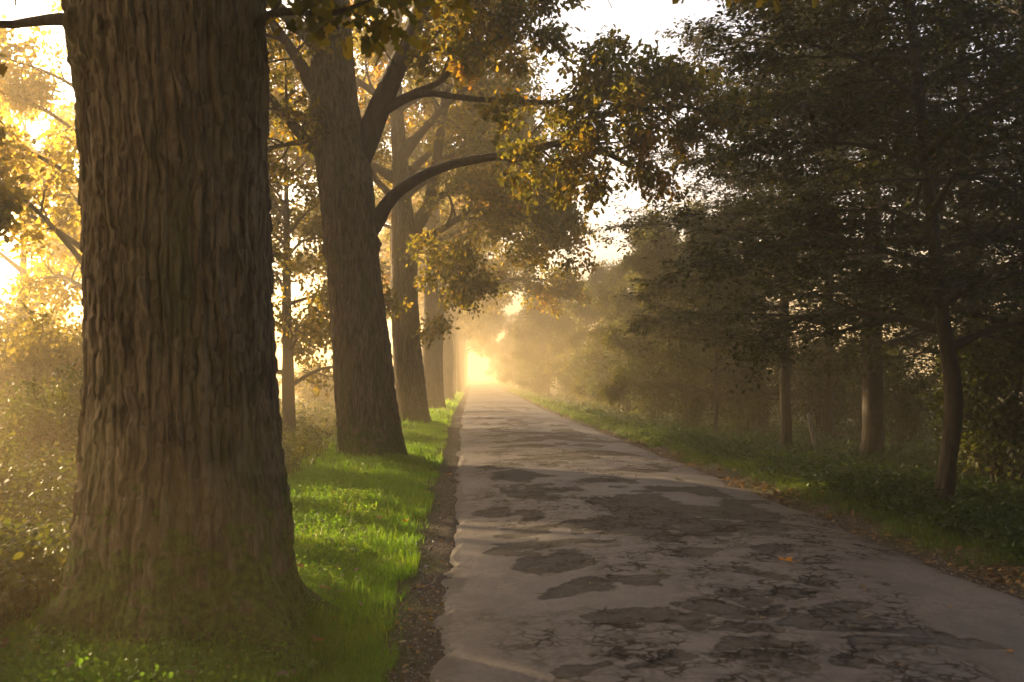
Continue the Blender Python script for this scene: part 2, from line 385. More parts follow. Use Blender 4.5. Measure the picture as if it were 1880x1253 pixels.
class Tree:
    def __init__(self, seed, P):
        self.r = random.Random(seed); self.g = np.random.default_rng(seed); self.P = P
        self.limbs = []; self.fine = {}; self.tw = []
    def add_fine(self, pts, rad, k): self.fine.setdefault((len(pts), k), []).append((pts, rad))
    def path(self, p, d, L, nseg, wig, grav, flat):
        r = self.r; pts = [p.copy()]; d = d.normalized(); s = L/nseg
        for i in range(nseg):
            d = (d + Vector((r.gauss(0, wig), r.gauss(0, wig), r.gauss(0, wig)*flat + grav))).normalized()
            p = p + d*s; pts.append(p.copy())
        return pts
    def child_dir(self, d, ang, az):
        a = d.orthogonal().normalized(); a.rotate(Quaternion(d, az))
        c = d*math.cos(ang) + a*math.sin(ang); return c
    def limb(self, pts, r0, r1, n=14, sides=10, subs=9, sublen=2.2, t0=.3, flare=1.5, lvl=2, keep=None, addmesh=True):
        P = resample(pts, n); tt = np.linspace(0, 1, n)
        rad = r0+(r1-r0)*tt**.8; rad = rad*(1+(flare-1)*np.exp(-tt*9))
        if addmesh: self.limbs.append((P, rad, sides))
        self.spawn([Vector(p) for p in P], rad, subs, sublen, t0, lvl, keep)
        return P
    def spawn(self, pts, rad, subs, sublen, t0, lvl, keep=None):
        r, pr = self.r, self.P; n = len(pts); az = r.uniform(0, 6.28)
        for j in range(subs):
            t_ = t0+(1-t0)*(j+r.random())/subs
            x = t_*(n-1); i = min(int(x), n-2); p = pts[i].lerp(pts[i+1], x-i); d = (pts[i+1]-pts[i]).normalized()
            az += 2.4+r.uniform(-.5, .5)
            c = self.child_dir(d, R(r.uniform(*pr['ang'])), az)
            c.z = c.z*pr['flat'] + pr['lift']
            L = sublen*r.uniform(.6, 1.15)*(1.15-.55*t_)
            rr = float(np.interp(x, range(n), rad))*.55
            self.branch(p, c, L, min(rr, L*.03), lvl, keep)
        # the end goes on
        d = (pts[-1]-pts[-2]).normalized()
        self.branch(pts[-1], d, sublen*.6, float(rad[-1]), lvl, keep)
    def branch(self, p, d, L, r0, lvl, keep):
        pr = self.P
        if keep and not keep(p): return
        ns = 5 if lvl >= 1 else 3
        pts = self.path(p, d, L, ns, pr['wig'], pr['grav'], pr['flat'])
        rad = [max(r0*(1-.75*i/ns), .004) for i in range(ns+1)]
        self.add_fine([tuple(q) for q in pts], rad, 5 if lvl >= 2 else 3)
        if lvl <= 0:
            self.tw.append((np.array([tuple(q) for q in pts]), L)); return
        k = pr['kids'][lvl]
        self.spawn(pts, rad, max(2, int(k*self.r.uniform(.75, 1.25))), L*pr['ratio'], .25, lvl-1, keep)
    def leaves(self, per, size, shape, name, jitter=.1, upb=.9, droop=.25, keep=None):
        g = self.g; T = self.tw
        n = len(T); c = np.maximum(1, g.poisson(per, n)); idx = np.repeat(np.arange(n), c); m = len(idx)
        P = np.stack([t_[0] for t_ in T])  # n,4,3
        tt = (g.random(m)**.8)*(P.shape[1]-1-1e-6); i = tt.astype(int); f = (tt-i)[:, None]
        pos = P[idx, i]*(1-f)+P[idx, i+1]*f
        d = unit(P[idx, i+1]-P[idx, i])
        pos = pos + g.normal(0, jitter, (m, 3))*np.array([1, 1, self.P.get('jflat', 1.)])
        ax = unit(d*.6 + g.normal(0, .6, (m, 3))*np.array([1, 1, self.P.get('jflat', 1.)]) + np.array([0, 0, -droop]))
        nr = unit(g.normal(0, self.P.get('nrand', .6), (m, 3)) + np.array([0, 0, upb]))
        if keep is not None:
            k = keep(pos); pos, ax, nr = pos[k], ax[k], nr[k]
        s = size*g.uniform(.65, 1.25, len(pos))
        return leaf_mesh(name, pos, ax, nr, s, shape)
    def build(self, root, bark, leaf_m, leafme, limb_mat=None, trunk_me=None):
        limb_mat = limb_mat or bark
        if trunk_me: link('trunk', trunk_me, bark, root)
        for (P, rad, k) in self.limbs:
            link('limb', tubes_mesh('limb', {(len(P), k): [(P, rad)]}), limb_mat, root)
        if self.fine: link('branches', tubes_mesh('branches', self.fine), limb_mat, root)
        link('crown', leafme, leaf_m, root)

def trunk_mesh(name, cpts, rads, zs, nth, nrows_dense, ztop_dense, ridge=.05, amp=.018, flare=.3, lobes=5, seed=0, foot=.9, knots=()):
    """cpts: (x, y) centre per height zs; bark ridges as real relief"""
    z = np.concatenate([np.linspace(zs[0], ztop_dense, nrows_dense), np.linspace(ztop_dense, zs[-1], max(6, nrows_dense//10))[1:]]) if ztop_dense < zs[-1] else np.linspace(zs[0], zs[-1], nrows_dense)
    def curve(v): return np.interp(z, zs, v)
    # smooth the piecewise profile
    def smooth(v):
        zz = np.linspace(zs[0], zs[-1], 200); w = np.interp(zz, zs, v); k = np.ones(15)/15
        w = np.convolve(np.pad(w, 7, 'edge'), k, 'valid'); return np.interp(z, zz, w)
    cx, cy, rr = smooth([c[0] for c in cpts]), smooth([c[1] for c in cpts]), smooth(rads)
    th = np.arange(nth)/nth*2*math.pi
    TH, ZZ = np.meshgrid(th, z); RR = rr[:, None]+0*TH
    cxn, syn = np.cos(TH), np.sin(TH); r0 = float(np.mean(rads))
    fl = flare*np.exp(-np.maximum(ZZ, -.05)/foot*2.6)
    lob = .5+.5*np.cos(TH*lobes+1.2*np.sin(TH*2+seed)+seed) ; RR = RR*(1+fl*(.30+.95*lob**1.8))
    RR = RR*(1+.025*vnoise(cxn*1.3, syn*1.3, ZZ*.6, s=seed)+.02*vnoise(cxn*3, syn*3, ZZ*.35, s=seed+5))
    # anastomosing vertical ridges
    ang = TH*r0/ridge; per = 2*math.pi*r0/ridge
    warp = .85*vnoise(cxn*r0/.15, syn*r0/.15, ZZ/.30, s=seed+1) + .42*vnoise(cxn*r0/.055, syn*r0/.055, ZZ/.12, s=seed+2)
    sw = .35*vnoise(cxn*2, syn*2, ZZ*.5, s=seed+9)
    nper = round(per)
    ridge_h = np.abs(np.sin((TH*nper*.5) + (warp+sw)*1.5))
    prof = .6*sstep(.06, .42, ridge_h)+.4*sstep(.4, .95, 1-np.abs(np.sin((TH*round(nper*.62)*.5)+(warp*1.1-sw)*1.5+2)))
    brk = (.45+.55*sstep(-.35, .1, vnoise(cxn*r0/.05, syn*r0/.05, ZZ/.10, s=seed+3)))*(.75+.5*vnoise(cxn*r0/.3, syn*r0/.3, ZZ/.5, s=seed+6))
    fine = vnoise(cxn*r0/.018, syn*r0/.018, ZZ/.05, s=seed+4)
    RR = RR + amp*(prof*brk-.6) + amp*.16*fine
    RR = RR + .05*np.exp(-np.maximum(ZZ, 0)/.35)*fbm(cxn*5, syn*5, ZZ*5, s=seed+7, o=3)*(flare > .2)
    for (ka, kz, kw, kh, ka_) in knots:
        dth = (TH-ka+math.pi) % (2*math.pi)-math.pi
        q = (dth*r0/kw)**2+((ZZ-kz)/kh)**2
        RR = RR + ka_*np.exp(-q) + .25*ka_*np.exp(-q*.6)*np.sin(np.sqrt(q)*9)
    V = np.stack([cx[:, None]+RR*cxn, cy[:, None]+RR*syn, ZZ], -1).reshape(-1, 3)
    return make_mesh(name, V, [grid_faces(len(z), nth, True)], True)

OAKP = dict(ang=(35, 70), flat=.85, lift=.05, wig=.17, grav=-.015, kids={3: 6, 2: 6, 1: 5}, ratio=.62, nrand=.75, jflat=1.)
HBP = dict(ang=(45, 75), flat=.25, lift=.02, wig=.12, grav=-.02, kids={3: 5, 2: 5, 1: 6}, ratio=.62, nrand=.38, jflat=.3)
SHP = dict(ang=(30, 65), flat=.9, lift=.12, wig=.16, grav=.01, kids={3: 5, 2: 6, 1: 5}, ratio=.6, nrand=.75)
def rel(pts, o): return [Vector(p)-o for p in pts]
def gz(x, y): return float(ground_z(np.array([x]), np.array([y]))[0])

# ------------------------------------------------------------------ oak nearest the camera
def oak_one():
    y = 6.15; b = at(340, 1150, y); o = Vector((b.x, y, gz(b.x, y)-.03))
    root = empty('oak_tree', o)
    tag(root, 'massive nearest oak with deeply ridged bark and mossy foot on the grass verge', 'tree', 'row of oaks along the road')
    rows = [(1185, 340, 196), (1080, 341, 196), (960, 340, 190), (850, 340, 179), (700, 336, 170), (560, 332, 166), (400, 328, 166), (250, 324, 167), (100, 316, 168), (0, 313, 172), (-120, 308, 176), (-500, 290, 150), (-1200, 250, 110), (-2400, 240, 50)]
    zs, cp, ra = [], [], []
    for (py, px, hw) in rows:
        p = at(px, py, y)-o; zs.append(p.z); cp.append((p.x, 0)); ra.append(hw/F_PX*y*.985)
    zs[0] = -.15
    tm = trunk_mesh('trunk', cp, ra, zs, 620, 560, 4.4, ridge=.062, amp=.052, flare=.40, lobes=6, seed=3, foot=.62,
                    knots=((math.pi*1.22, 3.55, .16, .26, .07), (math.pi*1.48, 4.0, .2, .2, .05)))
    t = Tree(101, OAKP)
    q = lambda L, yy: rel([at(px, py, yy+dy) for (px, py, dy) in L], o)
    t.limb(q([(175, 55, .1), (120, 36, .1), (60, 40, .2), (0, 45, .3), (-90, 20, .4), (-220, -40, .6)], y), .05, .012, subs=9, sublen=.8, t0=.55, lvl=1)
    t.limb(q([(470, 45, -.1), (505, 24, -.2), (545, 22, -.2), (590, 26, -.2), (640, 16, -.2), (700, -10, -.2), (800, -50, -.1)], y), .03, .008, subs=8, sublen=.42, t0=.15, lvl=1)
    top = [((-1, .5, .55), 3.9), ((1, .4, .6), 4.6), ((.9, -.7, .6), 4.8), ((-.4, -1, .6), 4.9), ((.2, 1, .7), 5.2), ((-1, -.3, .8), 5.9), ((1, .1, .8), 6.6), ((-.6, .9, .9), 7.4), ((.5, -.9, .9), 8.0), ((.7, .8, 1), 9), ((-.8, -.5, 1), 9.8), ((0, 0, 1), 11.)]
    for (d, z) in top:
        c = Vector((float(np.interp(z, zs, [c[0] for c in cp])), 0, z)); L = t.r.uniform(5.5, 7.)*(1-.045*(z-4))
        d = Vector(d).normalized(); p1 = c+d*L*.33+Vector((0, 0, .1)); p2 = c+d*L*.66+Vector((t.r.uniform(-.5, .5), t.r.uniform(-.5, .5), .15)); p3 = c+d*L+Vector((0, 0, -.2))
        t.limb([c, p1, p2, p3], .2*(1.3-z*.06), .05, subs=8, sublen=2.4, t0=.25, lvl=2)
    # the crown starts above the picture except for a few low sprays
    def keep(P):
        y_ = P[:, 1]+o.y; yd = np.maximum(y_, .8); zt = CAM_H+yd*.372-o.z
        low = (np.abs(P[:, 0]-.0) > 9)
        return (P[:, 2] > np.maximum(zt, 4.2)+.15) | ((P[:, 2] > 3.55) & (P[:, 1] > -.75) & (P[:, 1] < .6) & (P[:, 0] < 2.6) & (t.g.random(len(P)) < .5))
    t.build(root, M['oak_bark'], M['oak_leaf'], t.leaves(16, .125, LOBED, 'crown', .1, keep=keep), M['oak_limb'], tm)
oak_one()

# ------------------------------------------------------------------ second oak, its limb reaching over the road
def oak_two():
    y = 18.3; b = at(684, 850, y); o = Vector((b.x, y, gz(b.x, y)-.03))
    root = empty('oak_tree', o)
    tag(root, 'second oak with a long bent limb reaching over the road and a forked stem', 'tree', 'row of oaks along the road')
    rows = [(860, 686, 58), (800, 680, 56), (720, 670, 55), (640, 665, 54), (500, 650, 50), (400, 641, 50), (330, 634, 51), (270, 626, 52), (220, 615, 46), (120, 610, 40), (0, 608, 34), (-300, 590, 24), (-700, 590, 10)]
    zs, cp, ra = [], [], []
    for (py, px, hw) in rows:
        p = at(px, py, y)-o; zs.append(p.z); cp.append((p.x, 0)); ra.append(hw/F_PX*y)
    zs[0] = -.2
    tm = trunk_mesh('trunk', cp, ra, zs, 300, 420, 8.5, ridge=.085, amp=.045, flare=.22, lobes=5, seed=13, foot=.8,
                    knots=((0.0, 3.95, .3, .12, .06), (math.pi, 3.8, .3, .1, .05)))
    t = Tree(202, OAKP)
    q = lambda L: rel([at(px, py, y+dy) for (px, py, dy) in L], o)
    # the right stem of the fork
    t.limb(q([(640, 320, 0), (668, 268, 0), (700, 190, -.1), (735, 110, -.2), (765, 40, -.3), (800, -80, -.4), (850, -260, -.6)]), .27, .11, n=20, subs=6, sublen=2.0, t0=.62, flare=1.15)
    # the long bent limb
    t.limb(q([(655, 450, 0), (692, 405, 0), (710, 375, -.1), (738, 347, -.2), (782, 320, -.3), (830, 302, -.4), (880, 292, -.5), (940, 283, -.7), (1000, 268, -.9), (1060, 262, -1.2), (1105, 278, -1.4), (1150, 300, -1.5)]), .135, .04, n=30, subs=12, sublen=1.3, t0=.54, flare=1.75)
    t.limb(q([(1020, 268, -.9), (1050, 245, -1.1), (1090, 218, -1.3), (1140, 205, -1.6), (1200, 200, -1.8), (1250, 195, -2.), (1300, 205, -2.2)]), .06, .02, n=14, subs=10, sublen=1.15, t0=.25, flare=1.1)
    t.limb(q([(705, 205, -.1), (750, 180, -.3), (790, 172, -.5), (850, 180, -.7), (940, 187, -1), (1030, 187, -1.3), (1080, 170, -1.5), (1140, 150, -1.7), (1210, 140, -1.8)]), .075, .025, n=24, subs=12, sublen=1.1, t0=.52, flare=1.2)
    t.limb(q([(708, 200, -.1), (760, 172, 0), (800, 155, .1), (825, 130, .2), (833, 90, .3), (845, 40, .3), (900, -20, .2)]), .085, .035, n=18, subs=8, sublen=1.3, t0=.3, flare=1.2)
    t.limb(q([(735, 110, -.2), (765, 100, -.4), (800, 90, -.7), (860, 85, -1), (950, 60, -1.4)]), .06, .02, n=14, subs=7, sublen=1.2, t0=.3, flare=1.2)
    t.limb(q([(765, 40, -.3), (840, 10, -.6), (920, -25, -1), (990, -45, -1.3)]), .08, .03, n=16, subs=11, sublen=1.35, t0=.25, flare=1.2)
    t.limb(q([(590, 190, 0), (572, 155, 0), (552, 120, -.1), (530, 85, -.2), (490, 30, -.3), (430, -30, -.4)]), .17, .06, n=14, subs=8, sublen=1.5, t0=.4)
    t.limb(q([(610, 310, 0), (590, 285, 0), (558, 253, .1), (525, 215, .2), (485, 170, .3), (430, 140, .5)]), .15, .05, n=14, subs=9, sublen=1.5, t0=.35)
    t.limb(q([(570, 265, .1), (545, 262, .3), (515, 268, .5), (470, 278, .7), (420, 290, 1)]), .06, .025, n=12, subs=8, sublen=1.2, t0=.2)
    r = t.r
    for k in range(15):
        z = r.uniform(6.5, 12.5); a = 1.2+.26*k
        L = r.uniform(3.5, 5.2)*(1.35-.06*z); d = Vector((math.cos(a), math.sin(a), r.uniform(.25, .7)+.06*(z-6)))
        c = Vector((float(np.interp(z, zs, [c[0] for c in cp])), 0, z))
        t.limb([c, c+d*L*.4+Vector((0, 0, .2)), c+d*L*.75, c+d*L+Vector((0, 0, -.3))], .13, .04, subs=8, sublen=2.0, t0=.3)
    t.build(root, M['oak_bark'], M['oak_leaf'], t.leaves(8, .115, LOBED, 'crown', .075), M['oak_limb'], tm)
oak_two()

def oak_three():
    y = 30.8; b = at(762, 785, y); o = Vector((b.x, y, gz(b.x, y)-.03))
    root = empty('oak_tree', o)
    tag(root, 'third oak of the row, dark leafy limbs drooping low over the road edge', 'tree', 'row of oaks along the road')
    rows = [(790, 764, 30), (740, 757, 29), (650, 748, 27), (560, 743, 25), (480, 741, 25), (430, 743, 28), (390, 738, 20), (330, 736, 15), (200, 728, 12), (0, 720, 7)]
    zs, cp, ra = [], [], []
    for (py, px, hw) in rows:
        p = at(px, py, y)-o; zs.append(p.z); cp.append((p.x, 0)); ra.append(hw/F_PX*y)
    zs[0] = -.2
    tm = trunk_mesh('trunk', cp, ra, zs, 160, 220, 8.5, ridge=.09, amp=.03, flare=.2, lobes=5, seed=23, foot=.8)
    t = Tree(303, OAKP)
    q = lambda L: rel([at(px, py, y+dy) for (px, py, dy) in L], o)
    t.limb(q([(752, 455, 0), (765, 415, 0), (788, 372, 0), (800, 300, -.1), (815, 200, -.2), (835, 80, -.3), (850, -40, -.4)]), .26, .09, n=16, subs=9, sublen=2.2, t0=.4, flare=1.2)
    t.limb(q([(755, 450, 0), (778, 436, 0), (805, 425, -.2), (832, 408, -.3), (862, 390, -.5), (910, 385, -.8), (960, 405, -1.2), (1000, 440, -1.5)]), .14, .04, n=20, subs=15, sublen=1.9, t0=.35, flare=1.3)
    t.limb(q([(785, 375, 0), (830, 350, -.5), (890, 335, -1.2), (960, 340, -2), (1010, 370, -2.5)]), .11, .04, n=14, subs=14, sublen=1.9, t0=.25)
    t.limb(q([(800, 300, -.1), (860, 285, .5), (930, 300, 1.2), (990, 340, 1.8), (1020, 390, 2.)]), .11, .04, n=14, subs=14, sublen=1.9, t0=.25)
    t.limb(q([(745, 470, -.3), (780, 480, -1.2), (820, 490, -2), (850, 510, -2.6)]), .07, .03, n=10, subs=9, sublen=1.3, t0=.3)
    t.limb(q([(735, 640, 0), (765, 615, -.6), (790, 605, -1), (805, 600, -1.2)]), .03, .012, n=8, subs=6, sublen=.6, t0=.3, lvl=1)
    t.limb(q([(735, 380, 0), (690, 330, 0), (650, 300, .2), (600, 290, .4)]), .12, .05, n=10, subs=9, sublen=2, t0=.3)
    r = t.r
    for k in range(15):
        z = r.uniform(7., 13.); a = r.uniform(0, 6.283)
        L = r.uniform(3.5, 6)*(1.35-.06*z); d = Vector((math.cos(a), math.sin(a), r.uniform(.2, .6)+.06*(z-6)))
        c = Vector((float(np.interp(z, zs, [c[0] for c in cp])), 0, z))
        t.limb([c, c+d*L*.4+Vector((0, 0, .2)), c+d*L*.75, c+d*L+Vector((0, 0, -.3))], .13, .04, subs=8, sublen=2.1, t0=.3)
    t.build(root, M['oak_bark'], M['oak_leaf'], t.leaves(9, .14, HEX, 'crown', .13), M['oak_limb'], tm)
oak_three()

# ------------------------------------------------------------------ generic trees
def generic_oak(seed, name='oak_tree', H=15, trunk_r=.55, low=5.0, reach=5.6, n_limb=16, leaf=M['oak_leaf'], bark=M['oak_bark'], per=12, size=.17, lean=(0, 0), tilt=(.15, .7), shape=HEX, prm=OAKP, kids=8, sub=2.1, limb_r=.14, keep=None):
    t = Tree(seed, prm); r = t.r; root = empty(name, (0, 0, 0))
    zs = [-.25, .4, 1.2, 2.5, low, low+2, H*.7, H*.95]
    k = [1.1, 1.0, .95, .9, .88, .7, .4, .12]
    cx = [0]+[lean[0]*z/H + r.uniform(-.08, .08)*trunk_r*2 for z in zs[1:]]; cy = [0]+[lean[1]*z/H+r.uniform(-.08, .08)*trunk_r*2 for z in zs[1:]]
    tm = trunk_mesh('trunk', list(zip(cx, cy)), [trunk_r*q for q in k], zs, 90, 110, low+2, ridge=.1, amp=.02*min(1, trunk_r/.5), flare=.22, lobes=5, seed=seed, foot=.8*min(1, trunk_r/.4))
    for j in range(n_limb):
        f = (j+r.random())/n_limb; z = low+(H*.9-low)*f; a = j*2.4+r.uniform(-.5, .5)
        L = reach*r.uniform(.75, 1.1)*(1-.55*f**1.5)
        d = Vector((math.cos(a), math.sin(a), r.uniform(*tilt)+.5*f))
        c = Vector((np.interp(z, zs, cx), np.interp(z, zs, cy), z))
        t.limb([c, c+d*L*.4+Vector((0, 0, .15)), c+d*L*.75, c+d*L+Vector((0, 0, -.08*L))], limb_r*(1.1-.6*f), .03, n=9, sides=7, subs=kids, sublen=sub*(1-.35*f), t0=.25)
    t.build(root, bark, leaf, t.leaves(per, size, shape, 'crown', .14, keep=keep), M['oak_limb'] if bark is M['oak_bark'] else bark, tm)
    return root
def put(o, x, y, rz=0, s=1., label=None, cat=None, group=None, sz=None):
    o.location = (x, y, gz(x, y)-.04); o.rotation_euler = (0, 0, rz); o.scale = (s, s, sz or s)
    if label: o['label'] = label
    if cat: o['category'] = cat
    if group: o['group'] = group
    return o

protoA = generic_oak(41); protoB = generic_oak(57, lean=(.5, .2), low=5.3)
OAKG = 'row of oaks along the road'
put(protoA, at(795, 755, 45).x, 45, .4, .98, 'fourth oak of the row, grey with haze, just beyond the drooping oak', 'tree', OAKG)
put(protoB, at(818, 740, 61).x, 60, 2.2, .98, 'fifth oak of the row, pale in golden haze, beside the bright road', 'tree', OAKG)
for k, (y, lab) in enumerate([(74, 'faint oak standing sixth in the row, nearly lost in the haze'), (88, 'very faint oak trunk in the glowing haze at the far end of the row'), (102, 'very faint oak trunk in the glowing haze at the far end of the row'), (116, 'very faint oak trunk in the glowing haze at the far end of the row'), (131, 'very faint oak trunk in the glowing haze at the far end of the row')]+[(q_, 'very faint oak trunk in the glowing haze at the far end of the row') for q_ in (145, 160, 176, 195)]):
    c = copy_tree(protoA if k % 2 else protoB)
    put(c, -1.85+rnd.uniform(-.1, .1), y, 1.3*k+.7, rnd.uniform(.92, 1.05), lab, 'tree', OAKG if k == 0 else 'faint oaks at the far end of the row')

for k, (y, lab) in enumerate([(-6.5, 'unseen oak added to the row just behind the viewer for shade'), (-19., 'unseen oak added to the row well behind the viewer for shade')]):  # unseen oaks added to keep sky light off the nearest trunk
    c = copy_tree(protoA); put(c, -1.9, y, 1.9*k+.3, 1., lab, 'tree', 'shade oaks added to the row behind the viewer')

for k, (x, y) in enumerate([(6.8, -7.), (-8.5, -6.)]):  # two more unseen oaks, added only to block sky light from behind
    c = copy_tree(protoB); put(c, x, y, 1.1*k+.9, .95, 'unseen oak added off the row behind the viewer to block sky light', 'tree', 'oaks added behind the viewer for shade')

# trees out in the field on the left
fieldA = generic_oak(71, 'field_tree', H=13, trunk_r=.22, low=2.6, reach=4.2, n_limb=17, leaf=M['field_leaf'], bark=M['thin_bark'], per=3.6, size=.19, kids=7, sub=1.6, limb_r=.09)
put(fieldA, -12.4, 34, 0, 1.24, 'golden hazy field tree whose crown shows on the left of the massive nearest oak', 'tree', 'trees in the field')
c = copy_tree(fieldA); put(c, -24.5, 55, 2.0, 1.35, 'tall sunlit yellow tree far out in the field, left of the nearest oak', 'tree', 'trees in the field')
shadeA = generic_oak(73, 'field_tree', H=12.5, trunk_r=.18, low=4.7, reach=2.0, n_limb=26, leaf=M['field_leaf'], bark=M['thin_bark'], per=14, size=.19, kids=7, sub=1.1, limb_r=.05, tilt=(.1, .5), keep=lambda P: P[:, 2] > 4.25)  # added shade tree, crown underside cut so it shades asphalt but not grass
for k, (x, y) in enumerate([(-11.8, 11.2), (-11.9, 14.5), (-12.2, 18.), (-12.9, 21.2), (-13.4, 22.6), (-16.3, 28.2)]):
    c = shadeA if k == 0 else copy_tree(shadeA)
    put(c, x, y, k*1.3, .72 if k == 4 else .8 if k == 5 else 1., 'high-crowned tree added beyond the left edge to shade the road', 'tree', 'shade trees added beyond the left edge', sz=1.)
for k, (x, y) in enumerate([]):
    c = copy_tree(shadeA); put(c, x, y, k*1.3+.4, 1., 'high-crowned field tree out in the haze, mostly hidden by the nearest oak', 'tree', 'hazy high-crowned trees in the field')
slim = generic_oak(77, 'slim_tree', H=9.5, trunk_r=.19, low=1.9, reach=2.6, n_limb=16, leaf=M['oak_leaf'], bark=M['thin_bark'], per=5, size=.14, kids=6, sub=1.2, limb_r=.05, lean=(-.2, 0), tilt=(-.1, .4))
sx = at(532, 785, 27.5).x
put(slim, sx, 27.5, .5, 1., 'slim leaning tree seen between the two nearest oaks, foliage dark against white fog', 'tree')

# ------------------------------------------------------------------ the wood on the right
def hornbeam(seed, zs, cp, ra, low, H, reach, n_limb, per, size, name='hornbeam_tree', bark=M['thin_bark'], nth=64, shape=KITE, kids=9, sub=1.5):
    t = Tree(seed, HBP); r = t.r; root = empty(name, (0, 0, 0))
    tm = trunk_mesh('trunk', cp, ra, zs, nth, 110, zs[-1], ridge=.06, amp=.005, flare=.25, lobes=5, seed=seed, foot=.4)
    xs_, ys_ = [c[0] for c in cp], [c[1] for c in cp]
    for j in range(n_limb):
        f = (j+r.random())/n_limb; z = low+(H*.93-low)*f; a = j*2.4+r.uniform(-.5, .5)
        L = reach*r.uniform(.7, 1.15)*(1-.5*f**2)
        d = Vector((math.cos(a), math.sin(a), r.uniform(.0, .3)+.35*f))
        c = Vector((np.interp(z, zs, xs_), np.interp(z, zs, ys_), z))
        t.limb([c, c+d*L*.4+Vector((0, 0, .1)), c+d*L*.75, c+d*L+Vector((0, 0, -.07*L))], max(.018, .05*(1-.6*f)), .012, n=8, sides=6, subs=kids, sublen=sub*(1-.3*f), t0=.18)
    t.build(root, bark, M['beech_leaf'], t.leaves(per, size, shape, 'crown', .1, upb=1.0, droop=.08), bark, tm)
    return root
young = generic_oak(541, 'young_tree', H=8.2, trunk_r=.11, low=1.2, reach=2.5, n_limb=20, leaf=M['hedge_leaf'], bark=M['thin_bark'], per=8, size=.13, kids=7, sub=1.15, limb_r=.045, tilt=(.0, .5), shape=KITE)
# curved trunk near the road
y = 11.3; b = at(1726, 950, y)
ob = Vector((b.x, y, gz(b.x, y)))
prof = [(965, 1725, 20), (940, 1727, 17), (900, 1735, 15), (850, 1740, 15), (800, 1744, 16), (760, 1752, 17), (720, 1755, 17), (650, 1742, 15), (550, 1725, 13), (400, 1712, 12), (200, 1690, 10), (0, 1672, 8), (-300, 1660, 6), (-700, 1650, 3)]
zs, cp, ra = [], [], []
for (py, px, hw) in prof:
    p = at(px, py, y)-ob; zs.append(p.z); cp.append((p.x, 0)); ra.append(hw/F_PX*y)
zs[0] = -.15
hb = hornbeam(501, zs, cp, ra, 1.75, 8.6, 2.05, 26, 5.5, .072, shape=HEX)
WOOD = 'trees of the wood on the right'
put(hb, ob.x, ob.y, 0, 1, 'dark tree with a thin S-curved trunk nearest the road on the right', 'tree', WOOD)

def straight(H, r0, sd):
    q = random.Random(sd); zs = [-.15, .1, .5, 1.2, 2.4, 4, 6, 8, H*.95]
    k = [1.3, 1.12, 1., .95, .9, .8, .62, .42, .1]
    cp = [(0, 0)]+[(q.uniform(-.05, .05)+.02*i, q.uniform(-.05, .05)) for i in range(8)]
    return zs, cp, [r0*x for x in k]
z_, c_, r_ = straight(12, .205, 1); hbP = hornbeam(511, z_, c_, r_, 2.2, 12, 3.3, 26, 3.0, .105, bark=M['pale_bark'], sub=1.7)
z_, c_, r_ = straight(11, .12, 2); hbQ = hornbeam(521, z_, c_, r_, 2.5, 11, 2.9, 24, 3.0, .105)
z_, c_, r_ = straight(10, .10, 3); hbR = hornbeam(531, z_, c_, r_, 1.4, 10, 2.6, 24, 3.0, .105)
def px_at(px, y): return at(px, 700, y).x
put(hbP, px_at(1598, 20.2), 20.2, .3, 1.05, 'thickest trunk of the wood, pale lower bark, left of the curved trunk', 'tree', WOOD)
put(hbQ, px_at(1442, 21.8), 21.8, 1.3, 1.0, 'slender straight trunk beside the leaning pale stick', 'tree', WOOD)
wood = [
 (hbR, 1313, 28.0, 'thin dark trunk at the edge of the wood, left of the slender straight one', 0, .68),
 (hbQ, 1905, 12.8, 'dark foliage filling the right margin beside the curved trunk', 2.0, .95),
 (hbP, 1790, 17.5, 'dark leafy tree standing behind the curved trunk', 2.9, .9),
 (hbQ, 1520, 27.5, 'shaded tree behind the leaning pale stick', 5.0, 1.1),
 (hbP, 1400, 34., 'tall dim tree behind the slender straight trunk', .9, .72),
 (young, 1262, 36., 'hazy olive tree at the verge, left of the thin dark trunk', 3.3, .95),
 (young, 1218, 46., 'pale hazy tree whose pointed top stands against the white sky', 1.9, 1.05),
 (young, 1165, 50., 'lower hazy tree in front of the pointed pale one, overhanging the verge', 2.6, .9),
 (young, 1270, 55., 'faint tall tree rising behind the hazy olive tree', 5.5, 1.15),
 (young, 1117, 62., 'faint golden tree along the verge where the road turns pale', 4.4, 1.05),
 (young, 1078, 72., 'faint golden tree over the far verge, close to the bright opening', 1.2, 1.05),
]
for k, (pr_, px, y, lab, rz, s) in enumerate(wood):
    o_ = copy_tree(pr_) if k and k != 5 else pr_
    put(o_, px_at(px, y), y, rz, s, lab, 'tree', WOOD)
for k, (x, y) in enumerate([(6.3, 84), (6.8, 96), (6.2, 108), (6.9, 121), (6.4, 134), (6.0, 147), (6.3, 160), (5.8, 174), (5.2, 190)]):
    o_ = copy_tree(young); put(o_, x, y, k*1.7, rnd.uniform(.95, 1.2), 'hazy golden tree at the far end of the road, on its right', 'tree', 'far trees right of the road')
for k, (x, y) in enumerate([(14.5, 29), (14., 52)]):
    o_ = copy_tree((hbP, hbQ, hbR, hbP)[k % 4]); put(o_, x, y, k*1.1+.5, .8, 'dim tree deep inside the wood behind the front trunks', 'tree', 'trees deep in the wood')

for k, (x, y) in enumerate([(6.6, -.5), (6.9, -4.), (5.4, -12.)]):  # unseen trees added behind the camera to darken the near right side
    o_ = copy_tree((hbP, hbQ, hbP)[k]); put(o_, x, y, k*1.1+.5, 1.05, 'unseen tree added behind the viewer on the right to block sky light', 'tree', 'wood trees added behind the viewer for shade')

